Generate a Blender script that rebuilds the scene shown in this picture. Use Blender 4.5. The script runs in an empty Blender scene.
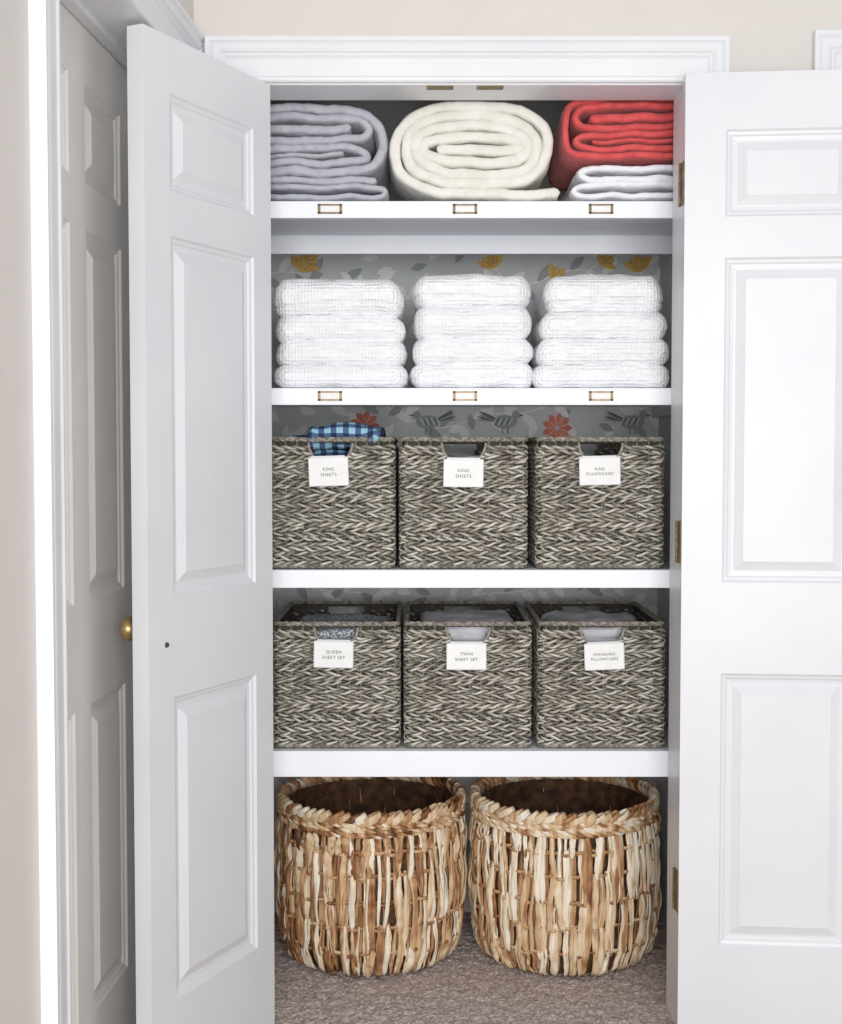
import bpy, math, random
from mathutils import Vector, Matrix, noise
random.seed(7)
scene=bpy.context.scene
scene.view_settings.view_transform='Standard'

# ---------------------------------------------------------------- calibration
F=1324.0; D=2.8; ZC=1.24; TH=math.radians(2.5)
cT,sT=math.cos(TH),math.sin(TH)
def W(px,py,y):
    "photo measurement on the plane at depth y -> world X,Z"
    d=y+D; r=(512-py)/F
    dz=d*(r*cT-sT)/(cT+r*sT)
    f=d*cT-dz*sT
    return (px-421)/F*f, ZC+dz
def Z(py,y): return W(421,py,y)[1]
def X(px,py,y): return W(px,py,y)[0]

# ---------------------------------------------------------------- materials
def lin(c):
    return tuple(((v/255)/12.92 if v/255<=0.04045 else ((v/255+0.055)/1.055)**2.4) for v in c)+(1,)
def mat(name,c1,c2=None,rough=.5,scale=40,bump=0,bscale=None,metal=0,stretch=(1,1,1),sheen=0,detail=4,waffle=0):
    m=bpy.data.materials.new(name); m.use_nodes=True
    nt=m.node_tree; b=nt.nodes['Principled BSDF']
    b.inputs['Roughness'].default_value=rough; b.inputs['Metallic'].default_value=metal
    if sheen:
        b.inputs['Sheen Weight'].default_value=sheen
    c2=c2 or tuple(max(0,v-5) for v in c1)
    tc=nt.nodes.new('ShaderNodeTexCoord'); mp=nt.nodes.new('ShaderNodeMapping')
    mp.inputs['Scale'].default_value=stretch
    nt.links.new(tc.outputs['Object'],mp.inputs['Vector'])
    n=nt.nodes.new('ShaderNodeTexNoise'); n.inputs['Scale'].default_value=scale; n.inputs['Detail'].default_value=detail
    nt.links.new(mp.outputs[0],n.inputs['Vector'])
    r=nt.nodes.new('ShaderNodeValToRGB'); r.color_ramp.elements[0].position=.35; r.color_ramp.elements[1].position=.65
    r.color_ramp.elements[0].color=lin(c1); r.color_ramp.elements[1].color=lin(c2)
    nt.links.new(n.outputs['Fac'],r.inputs[0]); nt.links.new(r.outputs[0],b.inputs['Base Color'])
    last=None
    if bump:
        n2=nt.nodes.new('ShaderNodeTexNoise'); n2.inputs['Scale'].default_value=bscale or scale; n2.inputs['Detail'].default_value=3
        nt.links.new(mp.outputs[0],n2.inputs['Vector'])
        bp=nt.nodes.new('ShaderNodeBump'); bp.inputs['Strength'].default_value=bump; bp.inputs['Distance'].default_value=.004
        nt.links.new(n2.outputs['Fac'],bp.inputs['Height']); nt.links.new(bp.outputs[0],b.inputs['Normal']); last=bp
    if waffle:
        v=nt.nodes.new('ShaderNodeTexVoronoi'); v.inputs['Scale'].default_value=waffle; v.inputs['Randomness'].default_value=.2
        nt.links.new(mp.outputs[0],v.inputs['Vector'])
        bw=nt.nodes.new('ShaderNodeBump'); bw.inputs['Strength'].default_value=.9; bw.inputs['Distance'].default_value=.0048
        nt.links.new(v.outputs['Distance'],bw.inputs['Height'])
        if last: nt.links.new(last.outputs[0],bw.inputs['Normal'])
        nt.links.new(bw.outputs[0],b.inputs['Normal'])
    return m
def tone_mat(name,stops,rough=.6,nscale=60,stretch=(1,1,1),bump=.3,nmix=.55):
    m=bpy.data.materials.new(name); m.use_nodes=True
    nt=m.node_tree; b=nt.nodes['Principled BSDF']; b.inputs['Roughness'].default_value=rough
    a=nt.nodes.new('ShaderNodeAttribute'); a.attribute_name='tone'
    tc=nt.nodes.new('ShaderNodeTexCoord'); mp=nt.nodes.new('ShaderNodeMapping'); mp.inputs['Scale'].default_value=stretch
    nt.links.new(tc.outputs['Object'],mp.inputs['Vector'])
    n=nt.nodes.new('ShaderNodeTexNoise'); n.inputs['Scale'].default_value=nscale; n.inputs['Detail'].default_value=4
    nt.links.new(mp.outputs[0],n.inputs['Vector'])
    s=nt.nodes.new('ShaderNodeMath'); s.operation='MULTIPLY_ADD'; s.inputs[1].default_value=nmix; s.inputs[2].default_value=-nmix/2
    nt.links.new(n.outputs['Fac'],s.inputs[0])
    ad=nt.nodes.new('ShaderNodeMath'); ad.operation='ADD'
    nt.links.new(a.outputs['Fac'],ad.inputs[0]); nt.links.new(s.outputs[0],ad.inputs[1])
    r=nt.nodes.new('ShaderNodeValToRGB')
    els=r.color_ramp.elements
    els[0].position=stops[0][0]; els[0].color=lin(stops[0][1]); els[1].position=stops[-1][0]; els[1].color=lin(stops[-1][1])
    for p,c in stops[1:-1]:
        e=els.new(p); e.color=lin(c)
    nt.links.new(ad.outputs[0],r.inputs[0]); nt.links.new(r.outputs[0],b.inputs['Base Color'])
    bp=nt.nodes.new('ShaderNodeBump'); bp.inputs['Strength'].default_value=bump; bp.inputs['Distance'].default_value=.003
    nt.links.new(n.outputs['Fac'],bp.inputs['Height']); nt.links.new(bp.outputs[0],b.inputs['Normal'])
    return m
M={}
M['wall']=mat('greige_paint',(216,210,205),(213,207,202),.7,8,.05,300)
M['trim']=mat('white_trim_paint',(228,229,231),(224,225,228),.35,6)
M['door']=mat('white_door_paint',(223,224,227),(219,220,224),.38,5,.04,120)
M['door2']=mat('ivory_door_paint',(234,231,227),(230,227,223),.4,5,.04,120)
M['shelf']=mat('white_shelf_paint',(243,245,250),(239,241,247),.4,6)
M['paper']=mat('wallpaper_gray',(224,227,226),(218,221,221),.7,12)
M['leafw']=mat('paper_leaf_white',(255,255,252),None,.7)
M['leafg']=mat('paper_leaf_gray',(176,180,182),None,.7)
M['dark']=mat('paper_ink',(118,122,128),None,.7)
M['yel']=mat('paper_ochre',(242,200,112),(230,180,88),.7)
M['red']=mat('paper_coral',(238,150,130),(222,120,104),.7)
M['carpet']=mat('carpet_taupe',(208,192,186),(154,140,134),.95,130,.8,260)
M['brass']=mat('brass',(186,160,112),(166,140,94),.35,30,0,None,.8)
M['hbrass']=mat('hinge_brass',(138,120,88),(108,92,64),.5,60,0,None,.6)
M['bronze']=mat('antique_bronze',(128,108,82),(104,86,62),.4,60,0,None,.7)
M['card']=mat('card_white',(244,244,242),None,.6)
M['ink']=mat('ink',(50,50,52),None,.6)
M['hole']=mat('screw_dark',(70,66,62),None,.5)
M['wicker']=tone_mat('gray_seagrass',[(0,(70,65,58)),(.28,(122,116,105)),(.58,(168,162,149)),(1,(216,211,200))],.5,90,(1,1,1),.4)
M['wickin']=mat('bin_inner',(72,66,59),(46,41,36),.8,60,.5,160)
M['hya']=tone_mat('banana_leaf',[(0,(92,56,32)),(.22,(158,106,66)),(.45,(204,164,120)),(.7,(230,205,168)),(1,(248,238,220))],.55,45,(2.2,2.2,.22),1.0,.8)
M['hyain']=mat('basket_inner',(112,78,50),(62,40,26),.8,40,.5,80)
M['gray']=mat('quilt_gray',(190,191,199),(180,181,190),.85,30,.8,60,0,(1,1,1),.3)
M['cream']=mat('quilt_cream',(240,238,230),(231,228,218),.85,30,.8,42,0,(1,1,1),.1)
M['coral']=mat('blanket_coral',(228,94,94),(212,80,82),.85,40,.6,80,0,(1,1,1),.2)
M['whiteb']=mat('quilt_white',(246,246,250),(238,239,245),.85,40,.8,60,0,(1,1,1),.2)
M['towel']=mat('towel_white',(252,252,254),(249,249,252),.9,60,.2,160,0,(1,1,1),.2,4,135)
M['sheetg']=mat('sheet_gray',(214,213,218),(198,197,203),.9,30,.5,60)
def plaid():
    m=bpy.data.materials.new('plaid_blue'); m.use_nodes=True; nt=m.node_tree; b=nt.nodes['Principled BSDF']; b.inputs['Roughness'].default_value=.9
    tc=nt.nodes.new('ShaderNodeTexCoord'); sp=nt.nodes.new('ShaderNodeSeparateXYZ'); nt.links.new(tc.outputs['Object'],sp.inputs[0])
    outs=[]
    for ax,fr in (('X',230),('Y',230)):
        mu=nt.nodes.new('ShaderNodeMath'); mu.operation='MULTIPLY'; mu.inputs[1].default_value=fr
        nt.links.new(sp.outputs[ax],mu.inputs[0])
        if ax=='Y':
            a2=nt.nodes.new('ShaderNodeMath'); a2.operation='MULTIPLY_ADD'; a2.inputs[1].default_value=230
            nt.links.new(sp.outputs['Z'],a2.inputs[0]); nt.links.new(mu.outputs[0],a2.inputs[2]); mu=a2
        s=nt.nodes.new('ShaderNodeMath'); s.operation='SINE'; nt.links.new(mu.outputs[0],s.inputs[0])
        g=nt.nodes.new('ShaderNodeMath'); g.operation='GREATER_THAN'; g.inputs[1].default_value=.1; nt.links.new(s.outputs[0],g.inputs[0]); outs.append(g)
    ad=nt.nodes.new('ShaderNodeMath'); ad.operation='ADD'; nt.links.new(outs[0].outputs[0],ad.inputs[0]); nt.links.new(outs[1].outputs[0],ad.inputs[1])
    h=nt.nodes.new('ShaderNodeMath'); h.operation='MULTIPLY'; h.inputs[1].default_value=.5; nt.links.new(ad.outputs[0],h.inputs[0])
    r=nt.nodes.new('ShaderNodeValToRGB'); r.color_ramp.interpolation='CONSTANT'
    r.color_ramp.elements[0].color=lin((150,196,210)); r.color_ramp.elements[1].position=.4; r.color_ramp.elements[1].color=lin((72,98,140))
    e=r.color_ramp.elements.new(.8); e.color=lin((36,48,78))
    nt.links.new(h.outputs[0],r.inputs[0]); nt.links.new(r.outputs[0],b.inputs['Base Color']); return m
M['plaid']=plaid()
M['pattern']=mat('sheet_patterned',(218,220,226),(96,100,116),.9,240,0,None,0,(1,1,1),0,0)

# ---------------------------------------------------------------- mesh builder
class MB:
    def __init__(s): s.v=[];s.f=[];s.m=[];s.t=[]
    def add(s,vs,fs,mi=0,tone=.5):
        o=len(s.v); s.v+= [tuple(v) for v in vs]; s.f+=[tuple(i+o for i in f) for f in fs]; s.m+=[mi]*len(fs)
        if isinstance(tone,(int,float)): s.t+=[tone]*len(vs)
        else: s.t+=list(tone)
    def box(s,x0,x1,y0,y1,z0,z1,mi=0,Mx=None):
        vs=[Vector((x,y,z)) for x in (x0,x1) for y in (y0,y1) for z in (z0,z1)]
        if Mx: vs=[Mx@v for v in vs]
        s.add(vs,[(0,1,3,2),(4,6,7,5),(0,4,5,1),(2,3,7,6),(0,2,6,4),(1,5,7,3)],mi)
    def tube(s,pts,rn,rb,sides=6,normals=None,up=(0,0,1),closed=False,tone=.5,mi=0,skip=None,caps=True,taper=None,ridge=None):
        n=len(pts); pts=[Vector(p) for p in pts]; vs=[];ts=[]
        for i in range(n):
            if closed: T=pts[(i+1)%n]-pts[i-1]
            else: T=pts[min(i+1,n-1)]-pts[max(i-1,0)]
            T.normalize()
            N=Vector(normals[i]) if normals else Vector(up)
            B=T.cross(N)
            if B.length<1e-4: B=T.cross(Vector((1,0.01,0)))
            B.normalize(); N=B.cross(T).normalized()
            k=taper[i] if taper else 1
            for j in range(sides):
                a=2*math.pi*j/sides
                g=ridge[j] if ridge else 1
                vs.append(pts[i]+N*(rn*g*math.cos(a))+B*(rb*k*math.sin(a)))
                ts.append((tone[i] if not isinstance(tone,(int,float)) else tone)+((g-1)*.12 if ridge else 0))
        fs=[]
        rng=n if closed else n-1
        for i in range(rng):
            i2=(i+1)%n
            if skip and (skip[i] or skip[i2]): continue
            for j in range(sides):
                j2=(j+1)%sides
                fs.append((i*sides+j,i2*sides+j,i2*sides+j2,i*sides+j2))
        if caps and not closed:
            fs.append(tuple(range(sides-1,-1,-1))[::-1]); fs.append(tuple((n-1)*sides+j for j in range(sides)))
        s.add(vs,fs,mi,ts)
    def mesh(s,name,mats,smooth=True):
        me=bpy.data.meshes.new(name); me.from_pydata(s.v,[],s.f)
        for m in mats: me.materials.append(m)
        me.polygons.foreach_set('material_index',s.m)
        me.polygons.foreach_set('use_smooth',[smooth]*len(s.f))
        at=me.attributes.new('tone','FLOAT','POINT'); at.data.foreach_set('value',[float(x) for x in s.t])
        me.update(); return me
    def obj(s,name,mats,smooth=True,parent=None,loc=(0,0,0),bevel=0,recalc=True):
        me=s.mesh(name,mats,smooth)
        return obj(name,me,parent,loc,bevel)
def obj(name,me,parent=None,loc=(0,0,0),bevel=0):
    o=bpy.data.objects.new(name,me); scene.collection.objects.link(o); o.location=loc
    if parent: o.parent=parent
    if isinstance(me,bpy.types.Mesh):
        import bmesh
        if not me.get('fixed'):
            bm=bmesh.new(); bm.from_mesh(me); bmesh.ops.recalc_face_normals(bm,faces=bm.faces); bm.to_mesh(me); bm.free(); me['fixed']=1
    if bevel:
        b=o.modifiers.new('bevel','BEVEL'); b.width=bevel; b.segments=2; b.limit_method='ANGLE'
    return o
def empty(name,loc=(0,0,0)):
    e=bpy.data.objects.new(name,None); scene.collection.objects.link(e); e.location=loc; e.empty_display_size=.05; return e
def boxobj(name,x0,x1,y0,y1,z0,z1,m,bevel=0,Mx=None,parent=None):
    b=MB(); b.box(x0,x1,y0,y1,z0,z1,0,Mx); return b.obj(name,[m],False,parent,bevel=bevel)

# ---------------------------------------------------------------- doors
def door_mesh(b,w,z0,z1,t,cols,rows,Mx,mi=0):
    xs=sorted({0,w}|{v for c in cols for v in c}); zs=sorted({z0,z1}|{v for r in rows for v in r})
    prof=[(0,0),(.004,.0045),(.010,.006),(.013,.009),(.020,.010),(.024,.010),(.040,.003),(.043,.0015)]
    for side in (0,1):
        def P(x,z,dep):
            y=dep if side==0 else t-dep
            return Mx@Vector((x,y,z))
        for i in range(len(xs)-1):
            for j in range(len(zs)-1):
                x0,x1,a,c=xs[i],xs[i+1],zs[j],zs[j+1]
                if any(abs(x0-cc[0])<1e-6 for cc in cols) and any(abs(a-r[0])<1e-6 for r in rows):
                    vs=[];fs=[]
                    for (ins,dep) in prof:
                        vs+=[P(x0+ins,a+ins,dep),P(x1-ins,a+ins,dep),P(x1-ins,c-ins,dep),P(x0+ins,c-ins,dep)]
                    for k in range(len(prof)-1):
                        for q in range(4):
                            q2=(q+1)%4; f=(4*k+q,4*k+q2,4*k+4+q2,4*k+4+q); fs.append(f if side==0 else f[::-1])
                    k=len(prof)-1; f=(4*k,4*k+1,4*k+2,4*k+3); fs.append(f if side==0 else f[::-1])
                    b.add(vs,fs,mi)
                else:
                    f=(0,1,2,3); b.add([P(x0,a,0),P(x1,a,0),P(x1,c,0),P(x0,c,0)],[f if side==0 else f[::-1]],mi)
    V=lambda x,y,z:Mx@Vector((x,y,z))
    b.add([V(0,0,z0),V(0,t,z0),V(0,t,z1),V(0,0,z1),V(w,0,z0),V(w,t,z0),V(w,t,z1),V(w,0,z1)],
          [(1,0,3,2),(4,5,6,7),(3,7,6,2),(0,1,5,4)],mi)
def frame(org,xd):
    xd=Vector((xd[0],xd[1],0)).normalized(); yd=Vector((-xd.y,xd.x,0))
    m=Matrix(((xd.x,yd.x,0,org[0]),(xd.y,yd.y,0,org[1]),(0,0,1,0),(0,0,0,1))); return m
DT=Z(85,-.035); T=.035
R=[(Z(945,-.08),Z(673,-.08)),(Z(582,-.08),Z(258,-.08)),(Z(217,-.08),Z(130,-.08))]
def raw_obj(b,name,mats,parent=None):
    me=b.mesh(name,mats,False); me['fixed']=1
    import bmesh
    bm=bmesh.new(); bm.from_mesh(me); bmesh.ops.remove_doubles(bm,verts=bm.verts,dist=1e-5); bmesh.ops.recalc_face_normals(bm,faces=bm.faces); bm.to_mesh(me); bm.free()
    return obj(name,me,parent)
DW=.43
# left closet door
H=(-.311,-.035); dl=Vector((-.4195,-.9078)); Fp=(H[0]+DW*dl.x,H[1]+DW*dl.y)
ML=frame(Fp,(-dl.x,-dl.y))
dL=empty('door_1')
b=MB(); door_mesh(b,DW,.012,DT,T,[(.078,DW-.066)],R,ML); raw_obj(b,'leaf',[M['door']],dL)
# right closet door
a=math.radians(5); MR=frame((.537,-.078),(math.cos(a),-math.sin(a)))
dR=empty('door_2')
b=MB(); door_mesh(b,DW,.012,DT+.012,T,[(.082,DW-.082)],R,MR); raw_obj(b,'leaf',[M['door']],dR)
def lathe(b,prof,Mx,n=24,mi=0):
    vs=[];fs=[]
    for (y,r) in prof:
        for j in range(n):
            an=2*math.pi*j/n; vs.append(Mx@Vector((r*math.cos(an),y,r*math.sin(an))))
    for i in range(len(prof)-1):
        for j in range(n):
            j2=(j+1)%n; fs.append((i*n+j,i*n+j2,(i+1)*n+j2,(i+1)*n+j))
    fs.append(tuple(range(n))); fs.append(tuple((len(prof)-1)*n+j for j in range(n)))
    b.add(vs,fs,mi)
kz=Z(630,-.36)
b=MB(); lathe(b,[(0,.030),(.003,.030),(.006,.024),(.009,.011),(.026,.008),(.030,.014),(.037,.0215),(.047,.024),(.055,.0195),(.060,.008)],ML@Matrix.Translation((.052,T,kz)))
b.obj('knob',[M['brass']],True,dL)
b=MB(); lathe(b,[(-.003,.004),(0,.0055)],ML@Matrix.Translation((.055,0,Z(643,-.35))),12); b.obj('screw_hole',[M['hole']],True,dL)
JL,JR,JT=-.335,.550,Z(85,0)
# hinges
for i,py in enumerate((187,541,885)):
    zc=Z(py,-.02); b=MB()
    for k in range(5):
        lathe(b,[(-.0085+k*.018-.036,.0032),(-.0085+k*.018-.036+.0165,.0032)],Matrix.Translation((.5345,-.040,zc))@Matrix.Rotation(math.radians(90),4,'X'),12)
    b.box(.5358,.5375,-.070,-.040,zc-.044,zc+.044)
    b.obj('hinge_%d'%(i+1),[M['hbrass']],False,dR)

# ---------------------------------------------------------------- walls
WT=2.75; OZ=JT+.02
D2L=.927; D2R=1.66
b=MB()
b.box(-.50,JL-.02,0,.12,0,OZ); b.box(JR+.02,D2L-.02,0,.12,0,OZ); b.box(D2R+.02,2.6,0,.12,0,OZ); b.box(-.50,2.6,0,.12,OZ,WT)
b.obj('wall_back',[M['wall']],False)
b=MB(); b.box(JL-.02,JL,0,.12,0,JT); b.box(JR,JR+.02,0,.12,0,JT); b.box(JL-.02,JR+.02,0,.12,JT,OZ)
b.obj('trim_1',[M['trim']],False,bevel=.001)
def casing(name,xl,xr,zt,w,Mx,y0=0,z0=0.0):
    prof=[(0,0),(0,.010),(.003,.013),(.010,.0135),(.014,.0105),(.05,.0125),(.056,.0165),(.060,.0165),(.064,.020),(.070,.0225),(.078,.0225),(.082,.020),(.086,.024),(.095,.024),(.095,0)]
    k=w/.095
    path=[((xl,z0),(-1,0)),((xl,zt),(-1,1)),((xr,zt),(1,1)),((xr,z0),(1,0))]
    vs=[]
    for (p,o) in path:
        for (u,v) in prof: vs.append(Mx@Vector((p[0]+o[0]*u*k,y0-v,p[1]+o[1]*u*k)))
    n=len(prof); fs=[]
    for i in range(3):
        for j in range(n-1): fs.append((i*n+j,i*n+j+1,(i+1)*n+j+1,(i+1)*n+j))
    b=MB(); b.add(vs,fs); return b.obj(name,[M['trim']],False)
I4=Matrix.Identity(4)
CT=Z(83,-.015)
casing('trim_2',-.356,.547,CT+.003,.091,I4)
casing('trim_3',D2L-.012,D2R,CT+.006,.1,I4)
d3=empty('door_3'); b=MB(); door_mesh(b,D2R-D2L-.006,.012,JT-.003,T,[(.1,.31),(.41,.62)],R,Matrix.Translation((D2L+.003,.04,0)))
raw_obj(b,'leaf',[M['door']],d3)
b=MB(); b.box(D2L-.02,D2L,0,.12,0,JT); b.box(D2R,D2R+.02,0,.12,0,JT); b.box(D2L-.02,D2R+.02,0,.12,JT,OZ); b.obj('trim_4',[M['trim']],False)
# left wall (slightly splayed)
MW=frame((-.4736,0),(.06,1))
t0,t1=.095,.880
b=MB()
b.box(-t0+.02,0,0,.12,0,OZ,0,MW)
b.box(-2.2,-t1-.02,0,.12,0,OZ,0,MW); b.box(-2.2,0,0,.12,OZ,WT,0,MW)
b.obj('wall_left',[M['wall']],False)
b=MB(); b.box(-t1-.02,-t1,0,.13,0,JT,0,MW); b.box(-t0,-t0+.02,0,.13,0,JT,0,MW); b.box(-t1-.02,-t0+.02,0,.13,JT,OZ,0,MW)
b.box(-t1,-t0,.075,.098,JT-.012,JT,0,MW)
b.obj('trim_5',[M['trim']],False)
casing('trim_6',-t1-.004,-t0+.004,CT,.095,MW)
d4=empty('door_4'); wl=t1-t0-.006
c2=(wl-.104-.22,wl-.104); c1=(c2[0]-.089-.22,c2[0]-.089)
b=MB(); door_mesh(b,wl,.012,JT-.004,T,[c1,c2],R,MW@Matrix.Translation((-t1+.003,.1,0))); raw_obj(b,'leaf',[M['door2']],d4)

# ---------------------------------------------------------------- closet interior
CL,CR,CB=-.43,.635,.745
boxobj('wall_closet_back',CL-.05,CR+.05,CB,CB+.05,0,2.35,M['paper'])
boxobj('wall_closet_left',CL-.04,CL,.12,CB,0,2.35,M['paper'])
boxobj('wall_closet_right',CR,CR+.05,.12,CB,0,2.35,M['paper'])
boxobj('ceiling',CL-.04,CR+.05,.12,CB+.05,2.35,2.4,M['wall'])
boxobj('baseboard_back',CL,CR,CB-.014,CB,0.001,.11,M['trim'],.002)
b=MB(); b.box(-1.6,2.6,-3.6,.02,-.05,0.0)
b.box(CL-.04,CR+.05,.02,CB+.05,-.05,-.006)
nx,ny=230,190
vs=[];fs=[]
for j in range(ny+1):
    for i in range(nx+1):
        x=CL+(CR-CL)*i/nx; y=-.15+(CB+.15)*j/ny
        vs.append((x,y,.001+.004*random.random()+.004*noise.noise(Vector((x*38,y*38,0)))))
for j in range(ny):
    for i in range(nx):
        q=j*(nx+1)+i
        fs.append((q,q+1,q+nx+2,q+nx+1))
b.add(vs,fs); b.obj('floor',[M['carpet']],False)

# wallpaper motifs (flat printed shapes on the paper)
b=MB(); YW=CB-.0008; pc=[0]
def poly(pts,mi,dy=0):
    pc[0]+=1; y=YW-dy-(pc[0]%97)*1.7e-5
    a_=sum(p[0]*q[1]-q[0]*p[1] for p,q in zip(pts,pts[1:]+pts[:1]))
    if a_<0: pts=pts[::-1]
    b.add([(x,y,z) for x,z in pts],[tuple(range(len(pts)))],mi)
def leaf(x,z,a,L,w,mi,dy=.0002):
    pts=[]
    for s in (1,-1):
        for k in range(7) if s==1 else range(6,-1,-1):
            t=k/6; u=t*L; v=s*w*math.sin(math.pi*t)**.8 if 0<t<1 else 0
            if s==-1 and k in(0,6): continue
            pts.append((x+u*math.cos(a)-v*math.sin(a),z+u*math.sin(a)+v*math.cos(a)))
    poly(pts,mi,dy)
def line(p,q,w,mi,dy=.0001):
    dx,dz=q[0]-p[0],q[1]-p[1]; l=math.hypot(dx,dz) or 1; nx_,nz_=-dz/l*w,dx/l*w
    poly([(p[0]+nx_,p[1]+nz_),(q[0]+nx_,q[1]+nz_),(q[0]-nx_,q[1]-nz_),(p[0]-nx_,p[1]-nz_)],mi,dy)
def tulip(x,z,r,mi,a0):
    for k in range(5):
        an=a0+(k-2)*.42; leaf(x,z,an,r*(1.15 if k%2==0 else 1),r*.2,mi,.0022)
    for k in range(4):
        an=a0+(k-1.5)*.42; line((x+.25*r*math.cos(an),z+.25*r*math.sin(an)),(x+.9*r*math.cos(an),z+.9*r*math.sin(an)),.0006,2,.004)
    line((x,z),(x-r*math.cos(a0+.3),z-r*math.sin(a0+.3)),.0012,0)
def flower(x,z,r,mi):
    for k in range(9):
        an=k*2*math.pi/9; leaf(x+.15*r*math.cos(an),z+.15*r*math.sin(an),an,r,r*.26,mi,.0022)
    for k in range(9):
        an=(k+.5)*2*math.pi/9; line((x+.3*r*math.cos(an),z+.3*r*math.sin(an)),(x+r*math.cos(an),z+r*math.sin(an)),.0005,0,.004)
def bird(x,z,s,f=1):
    el=[(x+f*s*.5*math.cos(t),z+s*.28*math.sin(t)) for t in [k*math.pi/8 for k in range(16)]]; poly(el,1,.0022)
    poly([(x+f*s*.45+s*.17*math.cos(t),z+s*.28+s*.17*math.sin(t)) for t in [k*math.pi/6 for k in range(12)]],1,.0024)
    poly([(x+f*s*.6,z+s*.33),(x+f*s*.8,z+s*.27),(x+f*s*.6,z+s*.22)],2,.0026)
    for k in range(4): leaf(x-f*s*.25,z+s*.05,math.pi*(1 if f>0 else 0)-f*(.05+.13*k),s*.95,s*.06,2 if k%2 else 1,.0028)
    for k in range(7):
        line((x-f*s*.35+f*k*s*.11,z+s*.16),(x-f*s*.5+f*k*s*.11,z-s*.12),s*.018,2 if k%2 else 0,.0045)
    for k in (-.1,.12): line((x+k*s,z-s*.25),(x+k*s,z-s*.5),s*.02,2,.0022)
rr=random.Random(3)
for row in range(12):
    z0=.2+row*.165; ph=rr.random()*6; pr=None
    for k in range(75):
        x=CL+.01+k*.0143
        if x>CR-.02: break
        z=z0+.035*math.sin(x*9+ph)+.012*math.sin(x*23+ph)
        if pr: line(pr,(x,z),.0014,0)
        pr=(x,z)
        if k%3==0:
            an=(1 if (k//3)%2 else -1)*(.5+rr.random()*.6)
            leaf(x,z,an,.05+.02*rr.random(),.0115,0 if rr.random()<.75 else 1)
for px,py,a0 in ((300,272,1.2),(302,262,.4),(495,268,2.0),(552,282,.8),(640,272,1.8),(598,262,.5)):
    x,z=W(px,py,CB); tulip(x,z,.045,3,a0)
for px,py in ((365,426),(557,428)):
    x,z=W(px,py,CB); flower(x,z,.036,4)
for px,py,f in ((428,422,-1),(632,422,1),(505,422,1)):
    x,z=W(px,py,CB); bird(x,z,.065,f)
for k in range(80):
    px=275+rr.random()*395; py=(410+rr.random()*28,250+rr.random()*40,582+rr.random()*20)[k%3]
    x,z=W(px,py,CB); leaf(x,z,rr.random()*6.28,.045,.010,0 if k%4 else 1,.0003)
me=b.mesh('wallpaper_motifs',[M['leafw'],M['leafg'],M['dark'],M['yel'],M['red']],False); me['fixed']=1
obj('wallpaper_motifs',me)

# ---------------------------------------------------------------- shelves
SY=.122
S=[(201,218,.60),(388,405,CB-.006),(570,588,CB-.006),(751,777,CB-.006)]
ST=[]
for i,(a0,a1,yb) in enumerate(S):
    zt,zb=Z(a0,SY),Z(a1,SY); ST.append(zt)
    e=empty('closet_shelf',(0,SY,zb))
    def sb(n,x0,x1,y0,y1,z0,z1): return boxobj(n,x0,x1,y0-SY,y1-SY,z0-zb,z1-zb,M['shelf'],.0015,parent=e)
    sb('board',CL+.001,CR-.001,SY+.018,yb,zt-.019,zt); sb('front_edge',CL+.001,CR-.001,SY,SY+.018,zb,zt)
    if i==0:
        sb('rear_rail',CL+.001,CR-.001,.46,.48,zt-.019-.045,zt-.019)
    for n,x0,x1 in (('cleat_left',CL+.001,CL+.02),('cleat_right',CR-.02,CR-.001)):
        sb(n,x0,x1,SY+.018,yb,zt-.019-.03,zt-.019)
    if i<2:
        for k,px in enumerate((330,465,601)):
            x,z=W(px,(a0+a1)/2-.5,SY); b=MB(); hw,hh=.0265,.0105; fw=.0035
            b.box(x-hw,x+hw,-.0025,0,z-zb+hh-fw,z-zb+hh); b.box(x-hw,x+hw,-.0025,0,z-zb-hh,z-zb-hh+fw)
            b.box(x-hw,x-hw+fw*1.6,-.0025,0,z-zb-hh,z-zb+hh); b.box(x+hw-fw*1.6,x+hw,-.0025,0,z-zb-hh,z-zb+hh)
            b.box(x-hw+.003,x+hw-.003,-.0012,0,z-zb-hh+.002,z-zb+hh-.002,1)
            b.obj('label_holder_%d'%(k+1),[M['bronze'],M['card']],False,e)
for px in (440,490):
    x=X(px,86,.02); e=empty('ball_catch',(x,.018,JT)); b=MB(); b.box(-.028,.028,-.014,.012,-.002,0)
    lathe(b,[(-.006,.003),(-.004,.007),(0,.009)],Matrix.Rotation(math.radians(90),4,'X')@Matrix.Scale(-1,4,(0,1,0)),12)
    b.obj('plate',[M['hbrass']],False,e)

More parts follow.
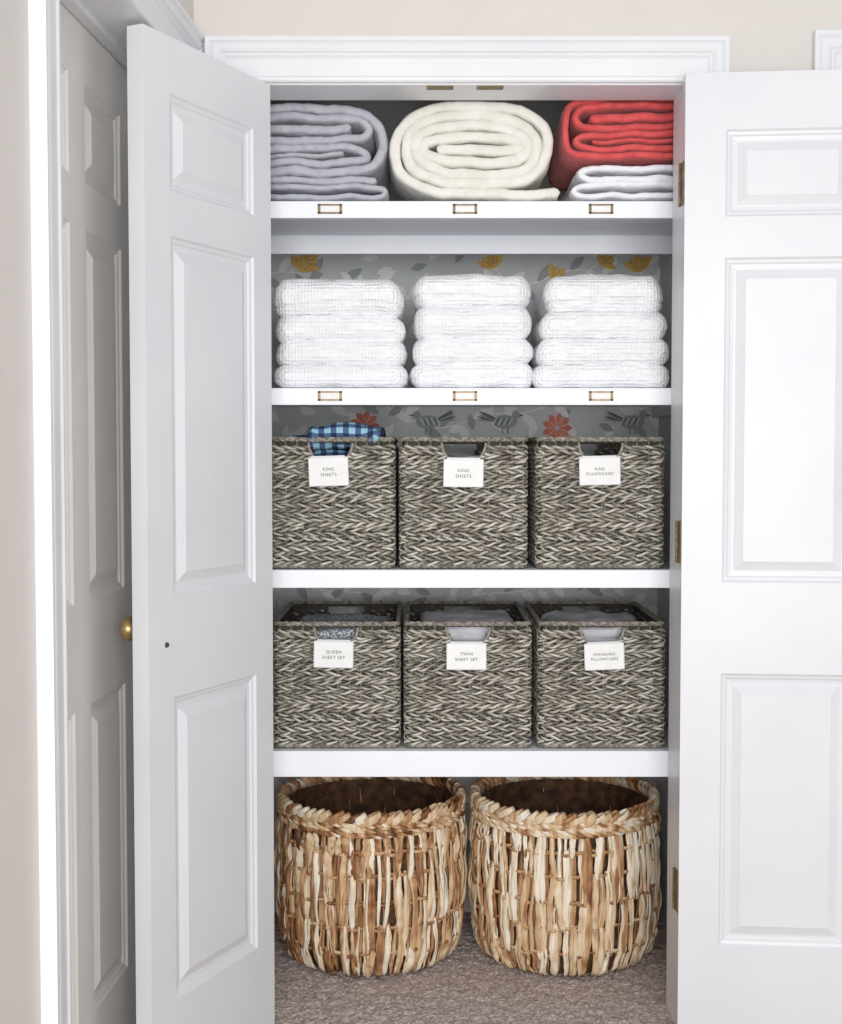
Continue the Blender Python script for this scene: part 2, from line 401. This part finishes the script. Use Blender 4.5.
# ---------------------------------------------------------------- folded textiles
def smooth_path(pts,step=.006):
    P=[Vector((p[0],p[1])) for p in pts]; out=[]
    Q=[P[0]*2-P[1]]+P+[P[-1]*2-P[-2]]
    for i in range(1,len(Q)-2):
        p0,p1,p2,p3=Q[i-1],Q[i],Q[i+1],Q[i+2]; n=max(2,int((p2-p1).length/step))
        for k in range(n):
            t=k/n
            out.append(.5*((2*p1)+(p2-p0)*t+(2*p0-5*p1+4*p2-p3)*t*t+(-p0+3*p1-3*p2+p3)*t**3))
    out.append(P[-1]); return out
def folded(name,paths,y0,depth,m,amp=.003,nsc=22,seed=0,zmin=None,xlim=None,puff=.16,pns=75):
    b=MB()
    ys=[(0,.42),(.002,.70),(.005,.86),(.010,.96),(.018,1.02)]+[(.018+.012*k,1) for k in range(1,int((depth-.03)/.012))]+[(depth,.9),(depth+.004,.3)]
    for pi,(pts,th) in enumerate(paths):
        pa=smooth_path(pts,.004); n=len(pa)
        vs=[];sec=2*n
        for (yy,kf) in ys:
            L=[];Rr=[]
            for i,p in enumerate(pa):
                T_=(pa[min(i+1,n-1)]-pa[max(i-1,0)]); T_.normalize(); N=Vector((-T_.y,T_.x))
                e=min(i,n-1-i)*.004/(th/2); ek=math.sqrt(max(0,1-(1-min(1,e))**2))*.85+.15
                h=th/2*kf*ek
                yoff=y0+yy+.010*noise.noise(Vector((p.x*16,p.y*22,seed+pi*7)))+.003*noise.noise(Vector((p.x*70,p.y*70,seed)))
                w1=amp*noise.noise(Vector((p.x*nsc+seed,yy*nsc*.6,p.y*nsc)))
                w2=amp*noise.noise(Vector((p.x*nsc+seed+50,yy*nsc*.6,p.y*nsc)))
                for lst,sg in ((L,1),(Rr,-1)):
                    q=p+N*(sg*h*(1+puff*noise.noise(Vector((p.x*pns,yy*pns*.7,p.y*pns+sg*9)))))+Vector((w1,w2))
                    z=q.y; x=q.x
                    if zmin is not None: z=max(z,zmin+.0005)
                    if xlim: x=min(max(x,xlim[0]),xlim[1])
                    lst.append((x,yoff,z))
            vs+=L+Rr[::-1]
        fs=[]
        for k in range(len(ys)-1):
            for i in range(sec):
                i2=(i+1)%sec; fs.append((k*sec+i,k*sec+i2,(k+1)*sec+i2,(k+1)*sec+i))
        for base in (0,(len(ys)-1)*sec):
            for i in range(n-1): fs.append((base+i,base+i+1,base+sec-2-i,base+sec-1-i))
        b.add(vs,fs)
    return b.obj(name,[m],True)
YB=.15
def P_(px,py): return W(px,py,YB)
def pth(l): return [P_(*p) for p in l]
# gray comforter: outer fold around two inner folds, flat folds underneath
folded('folded_comforter',[
  (pth([(255,170),(300,171),(350,171),(371,165),(381,150),(379,128),(366,114),(345,109),(310,107),(255,108)]),.021),
  (pth([(255,162),(300,162),(345,162),(361,160),(366,155),(361,150),(345,147.5),(300,147),(255,148)]),.0178),
  (pth([(255,139),(300,139.5),(345,139),(362,137),(369,129),(361,120),(345,117),(310,116),(255,117)]),.0185),
  (pth([(255,128.5),(300,128.5),(352,128)]),.020),
  (pth([(255,155),(300,155),(345,154.5)]),.010),
  (pth([(255,196.5),(310,196.5),(360,196.5),(380,196),(385,191.5),(380,187),(350,186.5),(300,187),(255,187)]),.0135),
  (pth([(255,179.5),(300,180),(350,180),(376,179)]),.0165),
 ],YB,.38,M['gray'],.006,16,1,ST[0],(CL+.003,X(388,150,YB)),.22,60)
# cream comforter: rolled flat
sp=[(560,193),(536,194),(505,194.5),(480,194)]
h,wd=47.5,81.5; ph=-90; cx0,cy0=474.5,147.5
while h>3.2:
    a_=math.radians(ph)
    c_,s_=math.cos(a_),math.sin(a_)
    xx=cx0-wd*math.copysign(abs(c_)**.70,c_) ; yy=cy0-h*math.copysign(abs(s_)**.85,s_)
    sp.append((xx+2.0*math.sin(ph*.021),yy+1.2*math.sin(ph*.013)))
    ph+=18; h-=10.6*18/360; wd-=9.6*18/360
folded('rolled_comforter',[(pth(sp),.0245)],YB-.01,.38,M['cream'],.005,15,5,ST[0],(X(389.0,150,YB),X(560.5,150,YB)),.16,48)
# coral blanket on a white quilt
XL=X(562.5,150,YB)
folded('folded_blanket',[
  (pth([(700,154),(640,155),(590,156),(572,153),(567,142),(567,114),(575,103),(600,99),(640,97),(700,97)]),.0155),
  (pth([(700,147),(640,147.5),(600,148.5),(583,147),(577,142),(582,137),(600,134.5),(640,133.5),(700,133)]),.0150),
  (pth([(700,126),(640,126.5),(600,127.5),(583,126),(576,117),(583,108),(602,105.5),(640,104),(700,104)]),.0155),
  (pth([(700,115.5),(640,116),(590,117.5)]),.020),
  (pth([(700,140),(640,140.5),(592,141)]),.010),
 ],YB,.36,M['coral'],.005,16,8,Z(160,YB),(XL,CR-.005),.14)
folded('folded_quilt',[
  (pth([(700,195.5),(640,196),(600,196),(582,195.5),(574,191),(580,186),(600,184.5),(650,184.5),(700,184.5)]),.0145),
  (pth([(700,178.5),(640,179),(605,179.5),(588,179),(580,174),(589,169.5),(612,168.5),(640,168.5),(700,168.5)]),.0150),
 ],YB-.006,.38,M['whiteb'],.004,20,11,ST[0],(XL+.003,CR-.005),.22,55)

def rbox(b,cx,cy,cz,hx,hy,hz,rx,ry,rz,amp=.003,ns=22,seed=0,mi=0,N=(40,14,16),groove=None,zfloor=None):
    def pts(n): return [-1+2*(.5-.5*math.cos(math.pi*k/n))*.6+2*(k/n)*.4 for k in range(n+1)]
    ax=[pts(n) for n in N]; idx={}; vs=[]; fs=[]
    h=(hx,hy,hz); r=(rx,ry,rz)
    def vert(i,j,k):
        key=(i,j,k)
        if key in idx: return idx[key]
        p=[ax[0][i]*hx,ax[1][j]*hy,ax[2][k]*hz]; q=[max(-(h[a]-r[a]),min(h[a]-r[a],p[a])) for a in range(3)]
        d=[(p[a]-q[a])/r[a] for a in range(3)]; l=math.sqrt(sum(t*t for t in d))
        if l>1e-6: d=[t/max(l,1e-6) if l>1 else t for t in d]
        o=[q[a]+d[a]*r[a] for a in range(3)]
        v=Vector((o[0]*ns+seed*3.1,o[1]*ns,o[2]*ns+seed))
        nn=noise.noise_vector(v)*amp+noise.noise_vector(v*3)*amp*.3
        if groove:
            for gz,gd,gw in groove:
                zz=gz*hz+.003*math.sin(o[0]*20+seed)
                g=gd*math.exp(-((o[2]-zz)/gw)**2)
                if o[1]<0: o[1]+=g
                o[0]-=math.copysign(g*.7,o[0]) if abs(o[0])>hx*.9 else 0
        sag=-.004*(o[0]/hx)**2 if hz>.01 else 0
        w=Vector((cx+o[0]+nn.x,cy+o[1]+nn.y,cz+o[2]+nn.z+sag))
        if zfloor is not None: w.z=max(w.z,zfloor+.0006)
        idx[key]=len(vs); vs.append(w); return idx[key]
    nx,ny,nz=N
    for i in range(nx):
        for j in range(ny):
            for k in (0,nz): fs.append((vert(i,j,k),vert(i+1,j,k),vert(i+1,j+1,k),vert(i,j+1,k)))
    for i in range(nx):
        for k in range(nz):
            for j in (0,ny): fs.append((vert(i,j,k),vert(i+1,j,k),vert(i+1,j,k+1),vert(i,j,k+1)))
    for j in range(ny):
        for k in range(nz):
            for i in (0,nx): fs.append((vert(i,j,k),vert(i,j+1,k),vert(i,j+1,k+1),vert(i,j,k+1)))
    b.add(vs,fs,mi)
stacks=[[(273,404,277,317),(274,405,313,342),(275,406,338,366),(274,407,362,388)],
        [(413,531,273,308),(413,532,304,339),(412,533,335,365),(410,535,361,388)],
        [(544,666,273,314),(540,668,309,341),(536,670,336,367),(532,671,362,388)]]
for si,st in enumerate(stacks):
    b=MB()
    for ti,(x0,x1,ya,yb) in enumerate(st):
        y=.165
        xa,zt=W(x0,ya,y); xb,zb=W(x1,yb,y)
        if ti==3: zb=ST[1]
        hz=(zt-zb)/2+.0012
        g=[(-.1+.5*(rr.random()-.5),.0022,.0020)] if ti!=0 else [(-.35,.005,.0025)]
        rbox(b,(xa+xb)/2,.14+.16+.010*(rr.random()-.5),(zt+zb)/2,(xb-xa)/2,.155+.004*rr.random(),hz,.034,hz*1.25,hz*.98,.006,15,si*9+ti*2+1,0,(54,18,24),g,ST[1] if ti==3 else None)
    b.obj('folded_towel_stack',[M['towel']],True)

# ---------------------------------------------------------------- woven bins
BW,BD,BH=.288,.42,Z(436,.14)-ST[2]
def bin_meshes():
    b=MB(); rc=.012; hw,hd=BW/2-.006,BD/2-.006
    def rr_path(n_s):
        L1=2*(hw-rc);L2=2*(hd-rc);La=math.pi*rc/2; per=2*(L1+L2)+4*La; out=[]
        for k in range(n_s):
            s=per*k/n_s
            for idx_,(ln) in enumerate((L1,La,L2,La,L1,La,L2,La)):
                if s<=ln: break
                s-=ln
            c=[(hw-rc,-hd+rc),(hw-rc,hd-rc),(-hw+rc,hd-rc),(-hw+rc,-hd+rc)]
            if idx_==0: p=(-hw+rc+s,-hd);n=(0,-1)
            elif idx_==2: p=(hw,-hd+rc+s);n=(1,0)
            elif idx_==4: p=(hw-rc-s,hd);n=(0,1)
            elif idx_==6: p=(-hw,hd-rc-s);n=(-1,0)
            else:
                q=idx_//2; a0=[-math.pi/2,0,math.pi/2,math.pi][q]; an=a0+s/rc; n=(math.cos(an),math.sin(an)); p=(c[q][0]+rc*n[0],c[q][1]+rc*n[1])
            out.append((p,n))
        return out,per
    _,per=rr_path(4)
    NS=int(per/.025); NS-=NS%2; spp=6; ring,_=rr_path(NS*spp)
    def inhole(x,z,nrm): return abs(nrm[1])>.9 and z<BH-.012 and (x/.048)**2+((z-(BH-.018))/.044)**2<1
    rd=random.Random(5)
    PI_=.0108; rows=int((BH-.020)/PI_)
    for r in range(rows):
        z=.012+r*PI_; hand=rd.choice((1,-1)); off=rd.random()*.9
        for s_ in (1,-1):
            pts=[];nor=[];sk=[];tn=[];t=.5
            for i,(p,n) in enumerate(ring):
                ph=math.pi*i/spp+(math.pi/2 if r%2 else 0)+off+.9*noise.noise(Vector((i*.05,r*2.3,0)))
                o=.0050*math.sin(ph)*s_; dz=.0036*math.cos(ph)*s_*hand
                if i%8==0: t=rd.random()
                jit=.0042*noise.noise(Vector((i*.13,r*3.1,s_)))
                pts.append((p[0]+n[0]*o,p[1]+n[1]*o,z+dz+jit)); nor.append((n[0],n[1],0)); sk.append(inhole(p[0],z,n))
                tn.append(.18+.68*t+.18*math.sin(ph)*s_)
            b.tube(pts,.0018,.0025+.0009*rd.random(),5,nor,closed=True,tone=tn,skip=sk)
    for i in range(0,NS):
        p,n=ring[i*spp]
        if abs(n[1])>.9 and abs(p[0])<.047: zt=BH-.060
        else: zt=BH-.006
        b.tube([(p[0],p[1],.002),(p[0],p[1],zt)],.0018,.0030,5,normals=[(n[0],n[1],0)]*2,tone=.25)
    for z,rad in ((BH-.006,.005),(.006,.005)):
        for s_ in (0,1,2):
            pts=[];nor=[];tn=[]
            for i,(p,n) in enumerate(ring):
                ph=2*math.pi*i/11+s_*2*math.pi/3; o=rad*.6*math.sin(ph); dz=rad*.6*math.cos(ph)
                pts.append((p[0]+n[0]*o,p[1]+n[1]*o,z+dz)); nor.append((n[0],n[1],0)); tn.append(.15+.4*rd.random())
            b.tube(pts,.0028,.0032,6,nor,closed=True,tone=tn)
    for sg in (-1,1):
        pts=[(.049*math.cos(a_),sg*hd,BH-.014-.048*math.sin(a_)) for a_ in [math.pi*k/20 for k in range(21)]]
        b.tube(pts,.005,.0035,6,up=(0,1,0),tone=.45)
    weave=b.mesh('weave',[M['wicker']],True)
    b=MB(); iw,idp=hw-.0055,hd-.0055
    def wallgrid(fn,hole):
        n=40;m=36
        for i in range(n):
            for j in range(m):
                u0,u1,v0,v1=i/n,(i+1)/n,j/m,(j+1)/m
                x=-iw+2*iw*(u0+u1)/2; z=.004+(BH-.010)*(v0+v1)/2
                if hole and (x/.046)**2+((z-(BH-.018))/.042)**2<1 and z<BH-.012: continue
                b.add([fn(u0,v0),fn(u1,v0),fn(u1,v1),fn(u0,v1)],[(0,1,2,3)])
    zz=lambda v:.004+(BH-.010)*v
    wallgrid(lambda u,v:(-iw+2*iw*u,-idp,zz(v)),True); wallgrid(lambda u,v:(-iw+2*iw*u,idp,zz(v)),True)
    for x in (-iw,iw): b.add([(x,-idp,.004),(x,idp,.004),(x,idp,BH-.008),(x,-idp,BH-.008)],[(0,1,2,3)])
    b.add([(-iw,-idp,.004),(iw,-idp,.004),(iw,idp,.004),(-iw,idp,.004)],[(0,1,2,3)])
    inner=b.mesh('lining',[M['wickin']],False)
    return weave,inner
weave,inner=bin_meshes()
def text(e,s,x,z,size,y,rot=0):
    c=bpy.data.curves.new('label_text','FONT'); c.body=s; c.size=size; c.align_x='CENTER'; c.align_y='CENTER'; c.space_line=1.25; c.extrude=.0001
    c.space_character=1.15
    o=bpy.data.objects.new('label_text',c); scene.collection.objects.link(o); o.parent=e; o.location=(x,y,z); o.rotation_euler=(math.radians(90),rot,0)
    c.materials.append(M['ink'])
YF=.142
clip=mat('clip_white',(214,214,216),None,.35)
rows=[(ST[2],437,[(266,395,'KING\nSHEETS',(309,348,458,486)),(397.5,530,'KING\nSHEETS',(444,483,460,487)),(534.5,667,'KING\nPILLOWCASES',(580,620,458,485))]),
      (ST[3],622,[(271,401,'QUEEN\nSHEET SET',(314,353,642,668)),(403,533,'TWIN\nSHEET SET',(447,486,644,670)),(537.5,667,'STANDARD\nPILLOWCASES',(585,624,644,670))])]
for ri,(zs,pyt,L) in enumerate(rows):
    for bi,(x0,x1,txt,lb) in enumerate(L):
        cx=X((x0+x1)/2,pyt+60,YF)
        e=empty('woven_bin',(cx,YF+BD/2,zs+.001))
        sc=(Z(pyt,YF)-zs)/BH
        w=obj('weave',weave,e); w.scale=(1,1,sc); n=obj('lining',inner,e); n.scale=(1,1,sc)
        lx0,lz1=W(lb[0],lb[2],YF-.01); lx1,lz0=W(lb[1],lb[3],YF-.01)
        lxc,lzc=(lx0+lx1)/2-cx,(lz0+lz1)/2-zs; hw_,hh_=(lx1-lx0)/2,(lz1-lz0)/2
        rot=[-.03,.01,-.02,.02,0,-.04][ri*3+bi]
        Mx=Matrix.Translation((lxc,-BD/2-.006,lzc))@Matrix.Rotation(rot,4,'Y')
        b=MB(); b.box(-hw_,hw_,-.0015,0,-hh_,hh_,0,Mx)
        for (xa,xb,za,zb_) in ((-hw_-.001,hw_+.001,-hh_-.001,-hh_+.001),(-hw_-.001,hw_+.001,hh_-.001,hh_+.001),(-hw_-.001,-hw_+.001,-hh_,hh_),(hw_-.001,hw_+.001,-hh_,hh_)):
            b.box(xa,xb,-.0022,0,za,zb_,1,Mx)
        b.box(-hw_*.85,hw_*.85,-.003,.014,hh_,hh_+.004,1,Mx)
        b.box(-hw_*.85,hw_*.85,.012,.014,hh_-.015,hh_+.004,1,Mx)
        b.obj('label_card',[M['card'],clip],False,e)
        text(e,txt,lxc,lzc-.001,.0098 if len(txt)<16 else .0085,-BD/2-.0078,rot)
        b=MB(); top=(BH*sc)
        if ri==0 and bi==0:
            for k,(xx,zt,hx) in enumerate(((0,top-.045,.11),(-.01,top-.014,.1),(.03,top+.008,.082))):
                rbox(b,xx,-.02-.035*k,zt,hx,.12,.015,.013,.013,.014,.012,16,k,0,(40,20,6))
            b.obj('plaid_sheets',[M['plaid']],True,e)
        else:
            hgt=[0,top-.055,top-.055,top-.032,top-.022,top-.028][ri*3+bi]
            rbox(b,0,.0,hgt-.035,.115,.16,.03,.02,.02,.028,.008,14,ri*3+bi,0,(36,30,8))
            rbox(b,.005,-.01,hgt-.008,.11,.15,.018,.016,.016,.017,.009,16,ri*3+bi+20,0,(36,30,6))
            b.obj('folded_sheets',[M['pattern'] if (ri==1 and bi==0) else M['sheetg']],True,e)

# ---------------------------------------------------------------- large round baskets
def basket(name,cx,cy,seed,rot,bias):
    rd=random.Random(seed); e=empty(name,(cx,cy,.006))
    HH=.39
    def Rz(z):
        t=max(0,min(1,z/HH))
        ks=[(0,.190),(.06,.205),(.18,.216),(.45,.223),(.8,.220),(1,.217)]
        for (a0,r0),(a1,r1) in zip(ks,ks[1:]):
            if t<=a1:
                u=(t-a0)/(a1-a0); u=u*u*(3-2*u); return r0+(r1-r0)*u
        return ks[-1][1]
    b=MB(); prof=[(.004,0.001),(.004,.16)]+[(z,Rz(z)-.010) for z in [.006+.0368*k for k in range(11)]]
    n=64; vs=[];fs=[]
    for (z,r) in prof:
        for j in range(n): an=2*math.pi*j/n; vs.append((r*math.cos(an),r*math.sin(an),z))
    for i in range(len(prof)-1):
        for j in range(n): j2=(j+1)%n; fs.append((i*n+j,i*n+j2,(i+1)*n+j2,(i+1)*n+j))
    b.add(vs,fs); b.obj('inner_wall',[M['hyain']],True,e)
    b=MB()
    bands=[.004,.065,.127,.188,.25,.305,.348]
    def strip(th,za,zb,wd,off,tone,bul=.008):
        K=13; pts=[];nor=[];tn=[];tp=[]
        lean=(rd.random()-.5)*.10; tw=(rd.random()-.5)*1.7; ph=rd.random()*6
        for k in range(K):
            t=k/(K-1); z=za+(zb-za)*t; a_=th+lean*(t-.5)+.008*math.sin(7*t+ph); r=Rz(z)+off+bul*math.sin(math.pi*t)**.7+.0016*math.sin(13*t+ph)
            pts.append((r*math.cos(a_),r*math.sin(a_),z)); an=a_+tw*(t-.5)+.5*math.sin(5*t+ph)
            nor.append((math.cos(an),math.sin(an),0)); tn.append(min(1,max(0,tone+.20*(rd.random()-.5)))); tp.append(.45+.5*math.sin(math.pi*t)**.5+.26*(rd.random()-.5))
        ridge=[.45+1.1*rd.random() for _ in range(14)]
        b.tube(pts,.0024,wd/2,14,nor,tone=tn,taper=tp,ridge=ridge)
    NC=44
    for i in range(NC):
        th=2*math.pi*i/NC; base=bias+.30*noise.noise(Vector((i*.7,seed,0)))
        strip(th+.03,.006,.35,.018,-.006,.22+.3*rd.random(),.002)
        k=-(i%3)
        while k<6:
            span=rd.choice((2,2,3,3)); a0=max(0,k); a1=min(6,k+span)
            if a1>a0:
                for q in range(rd.choice((3,3,4))):
                    tone=min(1,max(0,base+(rd.random()-.42)*.9))
                    strip(th+(rd.random()-.5)*.10,bands[a0]-(.006+.008*rd.random())*(a0>0),bands[a1]+.006+.008*rd.random()*(a1<6),.006+.017*rd.random()**1.2,.0005+.0020*q,tone,.005+.005*rd.random())
            k+=span
    for z in bands[1:-1]:
        for s_ in (1,-1):
            pts=[];nor=[];tn=[]
            NN=NC*4
            for i in range(NN):
                an=2*math.pi*i/NN; o=Rz(z)+.0085*s_*math.sin(an*NC/2+z*90)+.002; pts.append((o*math.cos(an),o*math.sin(an),z+.003*s_+.003*noise.noise(Vector((an*5,z*9,s_))))); nor.append((math.cos(an),math.sin(an),0)); tn.append(.35+.4*noise.noise(Vector((an*9,z*20,0))))
            b.tube(pts,.003,.0045,5,nor,closed=True,tone=tn)
    for z,rad,cnt in ((.350,.007,21),(.362,.0065,17),(.372,.006,24)):
        for s_ in range(3):
            pts=[];nor=[];tn=[];tp=[]; NN=260
            for i in range(NN):
                an=2*math.pi*i/NN; ph=an*cnt+s_*2.094; wob=.002*noise.noise(Vector((math.cos(an)*6,math.sin(an)*6,z*90+s_))); o=.2235+.004+rad*.6*math.sin(ph)+wob
                pts.append((o*math.cos(an),o*math.sin(an),z+rad*.7*math.cos(ph)+wob)); nor.append((math.cos(an),math.sin(an),0)); tn.append(min(1,max(0,bias+.9*noise.noise(Vector((math.cos(an)*9,math.sin(an)*9,z*50+s_*5)))))); tp.append(1+.35*noise.noise(Vector((an*12,s_,z*10))))
            b.tube(pts,.0032,.0048,7,nor,closed=True,tone=tn,taper=tp)
    NW=64
    for i in range(NW):
        an=2*math.pi*(i+.4*rd.random())/NW; ce=Vector((.223*math.cos(an),.223*math.sin(an),.385)); er=Vector((math.cos(an),math.sin(an),0)); et=Vector((-math.sin(an),math.cos(an),0))
        pts=[]; rr_=.009+.003*rd.random(); sl=.014+.010*rd.random()
        for k in range(12):
            t=2*math.pi*k/12; pts.append(ce+er*rr_*math.cos(t)+Vector((0,0,rr_*math.sin(t)))+et*(sl*math.sin(t)))
        b.tube(pts,.0020,.006+.006*rd.random(),8,normals=[(p-ce).normalized() for p in pts],closed=True,tone=min(1,max(0,bias+(rd.random()-.5)*.9)),ridge=[.6+.8*rd.random() for _ in range(8)])
    b.obj('woven_wall',[M['hya']],True,e)
    e.rotation_euler=(0,0,rot)
basket('round_woven_basket',-.124,.466,4,.3,.50)
basket('round_woven_basket',.356,.466,9,1.1,.66)

# ---------------------------------------------------------------- light
w=bpy.data.worlds.new('World'); scene.world=w; w.use_nodes=True
bg=w.node_tree.nodes['Background']; bg.inputs[0].default_value=(.97,.985,1,1); bg.inputs[1].default_value=.61
def area(name,loc,target,sx,sy,en,col=(1,1,1)):
    l=bpy.data.lights.new(name,'AREA'); l.shape='RECTANGLE'; l.size=sx; l.size_y=sy; l.energy=en; l.color=col
    o=bpy.data.objects.new(name,l); scene.collection.objects.link(o); o.location=loc
    o.rotation_euler=(Vector(target)-Vector(loc)).to_track_quat('-Z','Y').to_euler()
area('front_soft_light',(.32,-4.4,1.35),(.1,0,1.0),1.9,1.8,124,(1,1,1))  # soft light added behind the camera to brighten doors and closet, no window modelled

cam=bpy.data.cameras.new('camera'); co=bpy.data.objects.new('camera',cam); scene.collection.objects.link(co)
co.location=(0,-D,ZC); co.rotation_euler=(math.radians(90)-TH,0,0)
cam.sensor_fit='VERTICAL'; cam.sensor_height=24; cam.lens=F/1024*24
cam.clip_start=.05
scene.camera=co
